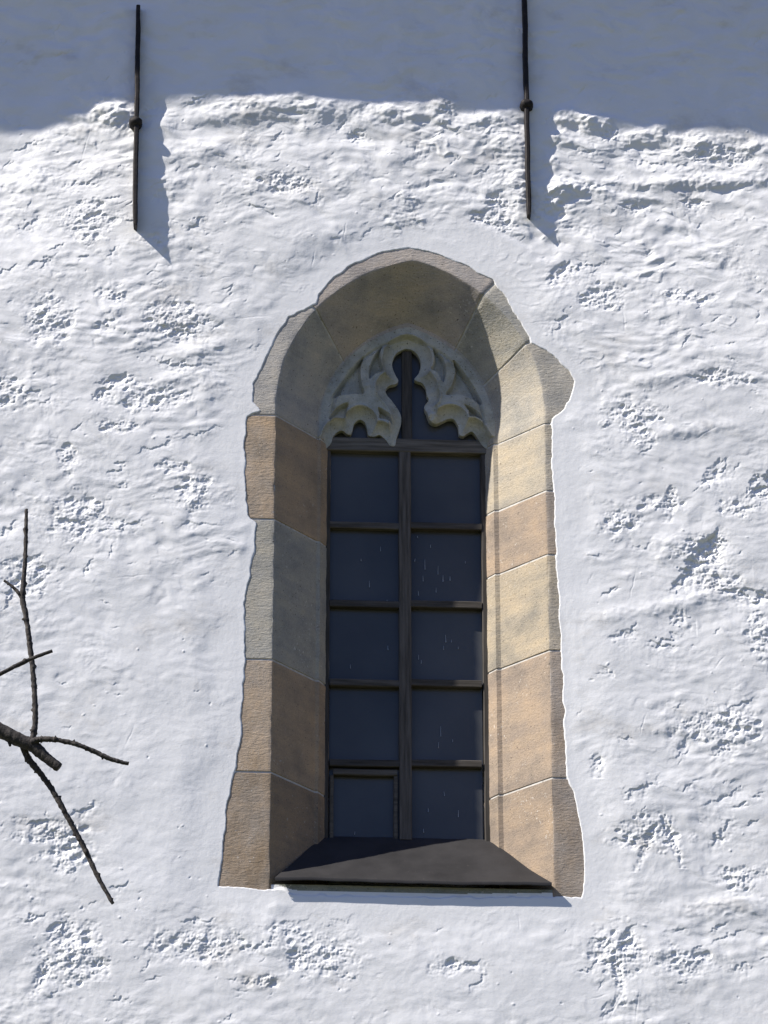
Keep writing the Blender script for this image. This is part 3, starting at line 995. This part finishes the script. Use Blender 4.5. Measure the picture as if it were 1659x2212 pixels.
def wood_bar(name, x_a, x_b, z_a, z_b, y_a, y_b, parent, col, vertical, seed, tilt=0.0):
    """a hewn bar: rounded arrises, a little wavy"""
    L = (z_b - z_a) if vertical else (x_b - x_a)
    n = max(4, int(L / 0.03))
    rows = []
    w2 = ((x_b - x_a) if vertical else (z_b - z_a)) / 2
    d = y_b - y_a
    ch = min(0.004, w2 * .4)
    prof = [(-w2, d), (-w2, ch), (-w2 + ch, 0), (w2 - ch, 0), (w2, ch), (w2, d)]
    for i in range(n + 1):
        t_ = i / n
        wv = 0.0022 * float(gnoise(np.array(t_ * L / .25), np.array(seed * 1.7), seed % 40))
        wd = 0.0018 * float(gnoise(np.array(t_ * L / .12), np.array(seed * 2.7), seed % 40))
        for (a, dd) in prof:
            if vertical:
                rows.append(((x_a + x_b) / 2 + a + wv, y_a + dd + wd, z_a + L * t_))
            else:
                rows.append((x_a + L * t_, y_a + dd + wd, (z_a + z_b) / 2 + a + wv + tilt * (t_ - .5)))
    k = len(prof)
    q = []
    for i in range(n):
        for m_ in range(k):
            m2 = (m_ + 1) % k
            f_ = (i * k + m_, i * k + m2, (i + 1) * k + m2, (i + 1) * k + m_)
            q.append(f_ if vertical else f_[::-1])
    q.append(tuple(range(k))[::-1]); q.append(tuple(n * k + m_ for m_ in range(k)))
    o = mesh(name, rows, q, parent, (WOOD,), sharp=35)
    o.color = (*col, 1.0 if vertical else 0.0)
    return o


def xw(px, py): return W(px, py, yW)[0]
def zw(py, px=876): return W(px, py, yW)[1]


OAK, OAKD, OAKL = (.095, .086, .076), (.065, .059, .053), (.135, .124, .108)
zbot = zw(1816)
frame = wood_bar('frame', xw(700, 1000), xw(714, 1000), zbot, zw(940), yW - .012, yW + .05, window, OAKD, True, 2)
frame.name = 'frame'
wood_bar('stile', xw(1038, 1000), xw(1052, 1000), zbot, zw(940), yW - .012, yW + .05, frame, OAKD, True, 3)
wood_bar('mullion', xw(862, 1400), xw(888, 1400), zbot, zw(979), yW - .020, yW + .05, frame, OAK, True, 4)
wood_bar('mullion', xw(868, 850), xw(890, 850), zw(952), zw(735), yW - .006, yW + .05, frame, OAKD, True, 5)
wood_bar('transom', xw(704, 965), xw(1050, 965), zw(979), zw(951), yW - .022, yW + .05, frame, OAKL, False, 6)
for k, (pa, pb) in enumerate(((1130, 1144), (1299, 1314), (1469, 1484), (1642, 1657))):
    wood_bar('glazing_bar', xw(712, pa), xw(863, pa), zw(pb, 790), zw(pa, 790), yW - .016, yW + .04, frame, OAKD if k % 2 else OAK, False, 8 + k)
    wood_bar('glazing_bar', xw(887, pa), xw(1040, pa), zw(pb + 1, 960), zw(pa + 1, 960), yW - .016, yW + .04, frame, OAKD, False, 18 + k)
# the small opening casement low on the left
cas = wood_bar('casement', xw(720, 1665), xw(858, 1665), zw(1676, 790), zw(1663, 790), yW - .012, yW + .03, frame, (.10, .09, .076), False, 31)
pa = zbot
for (a, b_) in ((712, 720), (851, 860)):
    o = wood_bar('casement', xw(a, 1740), xw(b_, 1740), zbot, zw(1677, 790), yW - .010, yW + .03, frame, OAKD, True, a % 30)
    # join to the casement's own mesh
    me, mc = o.data, cas.data
    nv0 = len(mc.vertices)
    V = [v_.co[:] for v_ in mc.vertices] + [v_.co[:] for v_ in me.vertices]
    Fs = [tuple(p_.vertices) for p_ in mc.polygons] + [tuple(i_ + nv0 for i_ in p_.vertices) for p_ in me.polygons]
    m2 = bpy.data.meshes.new('casement')
    m2.from_pydata(V, [], Fs)
    m2.materials.append(WOOD)
    cas.data = m2
    bpy.data.objects.remove(o)

# ------------------------------------------------------------------ panes with dried drips
gv, gf, gm = [], [], []


def pane(xa, xb, za, zb_, y, tx_=0.0, tz_=0.0):
    i = len(gv)
    for (x, z, k, m_) in ((xa, za, -1, -1), (xb, za, 1, -1), (xb, zb_, 1, 1), (xa, zb_, -1, 1)):
        gv.append((x, y + k * tx_ + m_ * tz_, z))
    for (x, z, k, m_) in ((xa, za, -1, -1), (xb, za, 1, -1), (xb, zb_, 1, 1), (xa, zb_, -1, 1)):
        gv.append((x, y + .005 + k * tx_ + m_ * tz_, z))
    gf.extend([(i, i + 1, i + 2, i + 3), (i + 7, i + 6, i + 5, i + 4), (i, i + 4, i + 5, i + 1), (i + 1, i + 5, i + 6, i + 2), (i + 2, i + 6, i + 7, i + 3), (i + 3, i + 7, i + 4, i)])
    gm.extend([0] * 6)


yG = yW + 0.024
rows_ = [(979, 1130), (1144, 1300), (1315, 1469), (1484, 1642), (1657, 1816)]
for (ya, yb) in rows_:
    for (xa, xb) in ((712, 866), (884, 1042)):
        a, b_ = rng.normal(0, .0007, 2)
        pane(xw(xa, ya), xw(xb, ya), zw(yb + 4), zw(ya - 4), yG, a, b_)
for (xa, xb) in ((704, 872), (885, 1050)):
    pane(xw(xa, 850), xw(xb, 850), zw(962), zw(730), yG, *rng.normal(0, .0006, 2))
DRIPS = [(822, 1186, 10), (798, 1262, 14), (836, 1300, 8), (902, 1160, 4), (918, 1220, 22), (914, 1250, 12), (946, 1232, 20), (942, 1275, 10), (957, 1250, 14), (972, 1250, 9), (904, 1282, 10), (930, 1180, 6), (896, 1210, 6),
         (963, 1380, 16), (958, 1400, 8), (975, 1385, 6), (904, 1420, 10), (910, 1430, 8), (838, 1400, 10), (757, 1440, 8), (952, 1580, 22), (947, 1610, 12), (978, 1600, 6), (960, 1715, 9), (925, 1750, 8), (990, 1758, 14), (915, 1795, 8), (766, 1800, 6), (780, 1210, 5), (1005, 1215, 5), (990, 1400, 5)]
for (px, py, L) in DRIPS:
    cx, cz = W(px, py, yG)
    h_ = L / 395.0 * 0.5 * 1.1
    w0 = 0.0016 + 0.0009 * rng.random()
    i = len(gv)
    yf = yG - 0.0035
    dx = rng.normal(0, .0012)
    for (x, z) in ((cx - w0 * .5 + dx, cz + h_), (cx + w0 * .5 + dx, cz + h_), (cx + w0, cz - h_ * .6), (cx + w0 * 1.3, cz - h_ * .9), (cx, cz - h_ * 1.05), (cx - w0 * 1.3, cz - h_ * .9), (cx - w0, cz - h_ * .6)):
        gv.append((x, yf, z))
    for k in range(7):
        x, y, z = gv[i + k]
        gv.append((x, yG + .002, z))
    gf.append(tuple(range(i + 6, i - 1, -1))); gm.append(1)
    for k in range(7):
        k2 = (k + 1) % 7
        gf.append((i + k, i + k2, i + 7 + k2, i + 7 + k)); gm.append(1)
mesh('glass', gv, gf, window, (GLASS, DRIP), smooth=False, midx=gm)

# ------------------------------------------------------------------ the sloping sill
yF = -0.034
fl, frr = W3(594, 1893, yF), W3(1192, 1910, yF)
zf = (fl[2] + frr[2]) / 2
rl, rr = W3(704, 1808, D2), W3(1048, 1810, D2)
zr = (rl[2] + rr[2]) / 2
nu_, nv_ = 50, 22
sv = []
for i in range(nu_ + 1):
    u = i / nu_
    for j_ in range(nv_ + 1):
        t_ = j_ / nv_
        xa = fl[0] + (rl[0] - fl[0]) * t_; xb = frr[0] + (rr[0] - frr[0]) * t_
        xa -= .008 * min(1, t_ * 6); xb += .008 * min(1, t_ * 6)
        y = yF + (D2 + .006 - yF) * t_
        z = zf + (zr - zf) * (t_ - 0.018 * math.sin(2 * math.pi * t_)) - 0.004 * math.sin(math.pi * t_) + 0.0028 * float(gnoise(np.array(u * 9), np.array(t_ * 3), 4)) + 0.0012 * float(gnoise(np.array(u * 31), np.array(t_ * 8), 5))
        sv.append((xa + (xb - xa) * u, y, z + 0.003 * math.sin(u * 7 + .5) * (1 - t_)))
top = np.array(sv)
q = [tuple(r_) for r_ in grid_quads(nu_ + 1, nv_ + 1)]
n0 = len(top)
under = top + np.array([0, 0.004, -0.010])
faces = [tuple(int(v_) for v_ in r_) for r_ in q] + [tuple(int(v_) + n0 for v_ in r_[::-1]) for r_ in q]
lipn = []
allv = [tuple(v_) for v_ in top] + [tuple(v_) for v_ in under]
W_ = nv_ + 1
for i in range(nu_):                      # front lip turned down
    a, b_ = i * W_, (i + 1) * W_
    faces.append((a, a + n0, b_ + n0, b_))
for j_ in range(nv_):                     # the two ends
    faces.append((j_, j_ + 1, j_ + 1 + n0, j_ + n0))
    a = nu_ * W_
    faces.append((a + j_ + 1, a + j_, a + j_ + n0, a + j_ + 1 + n0))
i0 = len(allv)
for i in range(nu_ + 1):
    p_ = top[i * W_]
    for (dy, dz) in ((-.002, .001), (-.004, -.003), (-.003, -.015), (0.004, -.016)):
        allv.append((p_[0], p_[1] + dy, p_[2] + dz))
for i in range(nu_):
    for k in range(3):
        a, b_ = i0 + i * 4 + k, i0 + (i + 1) * 4 + k
        faces.append((a, a + 1, b_ + 1, b_))
    faces.append((i * W_, i0 + i * 4, i0 + (i + 1) * 4, (i + 1) * W_))
faces.append((i0, i0 + 3, i0 + 2, i0 + 1)); e_ = i0 + nu_ * 4; faces.append((e_, e_ + 1, e_ + 2, e_ + 3))
mesh('sill', allv, faces, window, (SILLM,), sharp=35)


# ------------------------------------------------------------------ iron wall anchors
def anchor(top_px, bot_px, knob_px, label, seed, wd, yA, yT_):
    y_bot = yA
    a, b_ = W3(*top_px, yT_), W3(*bot_px, yA)
    k = W3(*knob_px, yA)
    root = empty('iron_wall_anchor', (k[0], -0.03, k[2]), label, 'wall anchor', 'iron anchors above the window')
    n = 46
    vs, fs = [], []
    for i in range(n + 1):
        t_ = i / n
        p_ = a + (b_ - a) * t_
        w_ = wd * (0.82 + 0.18 * min(1, t_ * 8)) * (1 + 0.10 * float(gnoise(np.array(t_ * 26), np.array(.3), seed)))
        yo = 0.004 * float(gnoise(np.array(t_ * 9), np.array(.7), seed + 3))
        sx = 0.003 * float(gnoise(np.array(t_ * 7), np.array(1.7), seed + 5))
        tap = 0.0 if t_ < .97 else (t_ - .97) / .03
        c_ = w_ * .25
        yA = yT_ + (y_bot - yT_) * t_
        yb_ = 0.03
        prof = [(-w_ / 2, yb_), (-w_ / 2, yA + c_ + yo), (-w_ / 2 + c_, yA + yo), (w_ / 2 - c_, yA + yo), (w_ / 2, yA + c_ + yo), (w_ / 2, yb_)]
        for (dx, y) in prof:
            dz = -tap * 0.03 * (y - yA) / (yb_ - yA) * 0 + 0.010 * tap * (1 if dx < 0 else -0.4)
            vs.append((p_[0] + dx * (1 - .35 * tap) + sx, y, p_[2] + dz))
    for i in range(n):
        for m_ in range(6):
            m2 = (m_ + 1) % 6
            fs.append((i * 6 + m_, (i + 1) * 6 + m_, (i + 1) * 6 + m2, i * 6 + m2))
    fs.append(tuple(range(6))); fs.append(tuple(n * 6 + m_ for m_ in range(5, -1, -1)))
    mesh('bar', vs, fs, root, (IRON,), sharp=40)
    yA = (y_bot + yT_) / 2
    # forged eye of the tie rod, wrapped round the bar
    vs, fs = [], []
    nu2, nv2 = 20, 12
    for i in range(nu2):
        ph = 2 * math.pi * i / nu2
        for j2 in range(nv2 + 1):
            th = math.pi * j2 / nv2
            r_ = 1 + 0.10 * float(gnoise(np.array(ph * 1.3), np.array(th * 2), seed + 8))
            ex = np.sign(math.cos(ph)) * abs(math.cos(ph)) ** .75
            ey = np.sign(math.sin(ph)) * abs(math.sin(ph)) ** .75
            vs.append((k[0] + .038 * r_ * math.sin(th) ** .7 * ex, yA + .028 + .050 * r_ * math.sin(th) ** .7 * ey, k[2] + .030 * r_ * math.cos(th)))
    for i in range(nu2):
        i2 = (i + 1) % nu2
        for j2 in range(nv2):
            fs.append((i * (nv2 + 1) + j2, i * (nv2 + 1) + j2 + 1, i2 * (nv2 + 1) + j2 + 1, i2 * (nv2 + 1) + j2))
    ring = mesh('eye', vs, fs, root, (IRON,))
    return root


anchor((299, 10), (291.5, 485), (293, 258), 'dark iron anchor bar with a square knob, blunt top end in view on shaded plaster', 3, 0.028, -0.078, -0.048)
anchor((1133, -60), (1143, 466), (1138, 224), 'black iron anchor bar running up out of view, round knob at the shade line', 14, 0.027, -0.046, -0.056)

# ------------------------------------------------------------------ bare tree reaching in from the left
YB = -3.2


def tube(name, pts, radii, parent, n=10, seed=0, knots=0.14, sub=8):
    P_ = smooth_line(pts, sub)
    R_ = np.interp(np.linspace(0, len(radii) - 1, len(P_)), np.arange(len(radii)), radii)
    vs, fs = [], []
    up = np.array([0.13, 1, 0.21])
    for i, p_ in enumerate(P_):
        d = P_[min(i + 1, len(P_) - 1)] - P_[max(i - 1, 0)]
        d /= np.linalg.norm(d)
        u_ = np.cross(d, up); u_ /= np.linalg.norm(u_)
        w_ = np.cross(d, u_)
        kn = 1 + knots * 1.2 * max(0.0, float(gnoise(np.array(i * .9), np.array(seed * 3.1), seed)))
        bud = (i * 7 + seed * 3) % 11 == 0 and 2 < i < len(P_) - 2
        for k in range(n):
            a = 2 * math.pi * k / n
            r_ = R_[i] * (1.75 if bud and (k + i) % n in (0, 1) and knots > .13 else 1.0) * kn * (1 + knots * float(gnoise(np.array(i * .55), np.array(k * 1.3), seed + 2)))
            vs.append(p_ + (u_ * math.cos(a) + w_ * math.sin(a)) * r_)
    m_ = len(P_)
    for i in range(m_ - 1):
        for k in range(n):
            k2 = (k + 1) % n
            fs.append((i * n + k, i * n + k2, (i + 1) * n + k2, (i + 1) * n + k))
    fs.append(tuple(range(n - 1, -1, -1))); fs.append(tuple((m_ - 1) * n + k for k in range(n)))
    return mesh(name, vs, fs, parent, (BARK,))


def B(px, py, dy=0.0):
    return W3(px, py, YB + dy)


PXM = 0.88 / 473.0
root_x = B(0, 1565)[0] - 1.6
tree = empty('bare_tree', (root_x, YB, 0.0), 'bare leafless tree whose dark forked twigs reach in front of the white wall', 'tree')
limb0 = B(0, 1578)
tr_top = np.array([root_x + .1, YB, limb0[2] + 1.2])
tube('trunk', [(root_x, YB, -0.1), (root_x + .08, YB, 3.0), (root_x - .04, YB + .05, limb0[2] - 1.2), (root_x, YB, limb0[2] + .4), tr_top], [.17, .14, .10, .075, .05], tree, 14, 2, .1)
fork = B(72, 1612)
branch = tube('branch', [(root_x, YB, limb0[2] + .42), limb0 + np.array([-.8, 0, .42]), limb0 + np.array([-.25, 0, .12]), limb0, B(40, 1598), fork, B(100, 1637), B(128, 1658)],
              [.07, .055, .045, 17 * PXM, 16 * PXM, 15 * PXM, 12 * PXM, 11 * PXM], tree, 12, 5, .12)
tube('twig', [B(70, 1604), B(76, 1560), B(75, 1500), B(71, 1450), B(63, 1380), B(56, 1330), B(49, 1290), B(53, 1230), B(56, 1160), B(57, 1100)],
     [8 * PXM, 6.5 * PXM, 6 * PXM, 6 * PXM, 6 * PXM, 6 * PXM, 7 * PXM, 5 * PXM, 4.5 * PXM, 4 * PXM], branch, 9, 7, .26, 13)
tube('twig', [B(51, 1298), B(36, 1276), B(20, 1262), B(9, 1254)], [4.5 * PXM, 4 * PXM, 3 * PXM, 3 * PXM], branch, 8, 8, .2)
tube('twig', [B(68, 1604, -.02), B(85, 1597, -.03), B(120, 1598, -.05), B(165, 1608, -.06), B(205, 1624, -.05), B(240, 1640, -.05), B(278, 1650, -.05)],
     [8 * PXM, 7 * PXM, 6 * PXM, 5.5 * PXM, 5.5 * PXM, 5.5 * PXM, 4 * PXM], branch, 9, 9, .28, 13)
tube('twig', [B(48, 1606, .03), B(62, 1640, .04), B(85, 1668, .05), B(110, 1702, .06), B(135, 1745, .06), B(160, 1790, .07), B(185, 1838, .08), B(212, 1895, .08), B(244, 1952, .08)],
     [9 * PXM, 8 * PXM, 7 * PXM, 6.5 * PXM, 6.5 * PXM, 6 * PXM, 6 * PXM, 5.5 * PXM, 4 * PXM], branch, 9, 10, .24, 13)
tube('twig', [B(19, 1588), B(20, 1600), B(22, 1612)], [7 * PXM, 5 * PXM, 2.5 * PXM], branch, 8, 12, .1)
br2 = tube('branch', [(root_x + .02, YB, limb0[2] - .35), B(-330, 1620, -.1), B(-120, 1510, -.3), B(0, 1456, -.3), B(35, 1438, -.3), B(75, 1420, -.3), B(113, 1406, -.3)],
           [.035, .028, .018, 5 * PXM, 5 * PXM, 4.5 * PXM, 4 * PXM], tree, 9, 15, .18)

# fix the parents' inverse so that children keep their world coordinates
bpy.context.view_layer.update()
for o in bpy.data.objects:
    if o.parent is not None:
        o.matrix_parent_inverse = Matrix.Identity(4)
        r_ = o
        top_ = o.parent
        while top_.parent is not None:
            top_ = top_.parent
        if o.parent == top_:
            o.location = Vector((0, 0, 0)) - top_.location
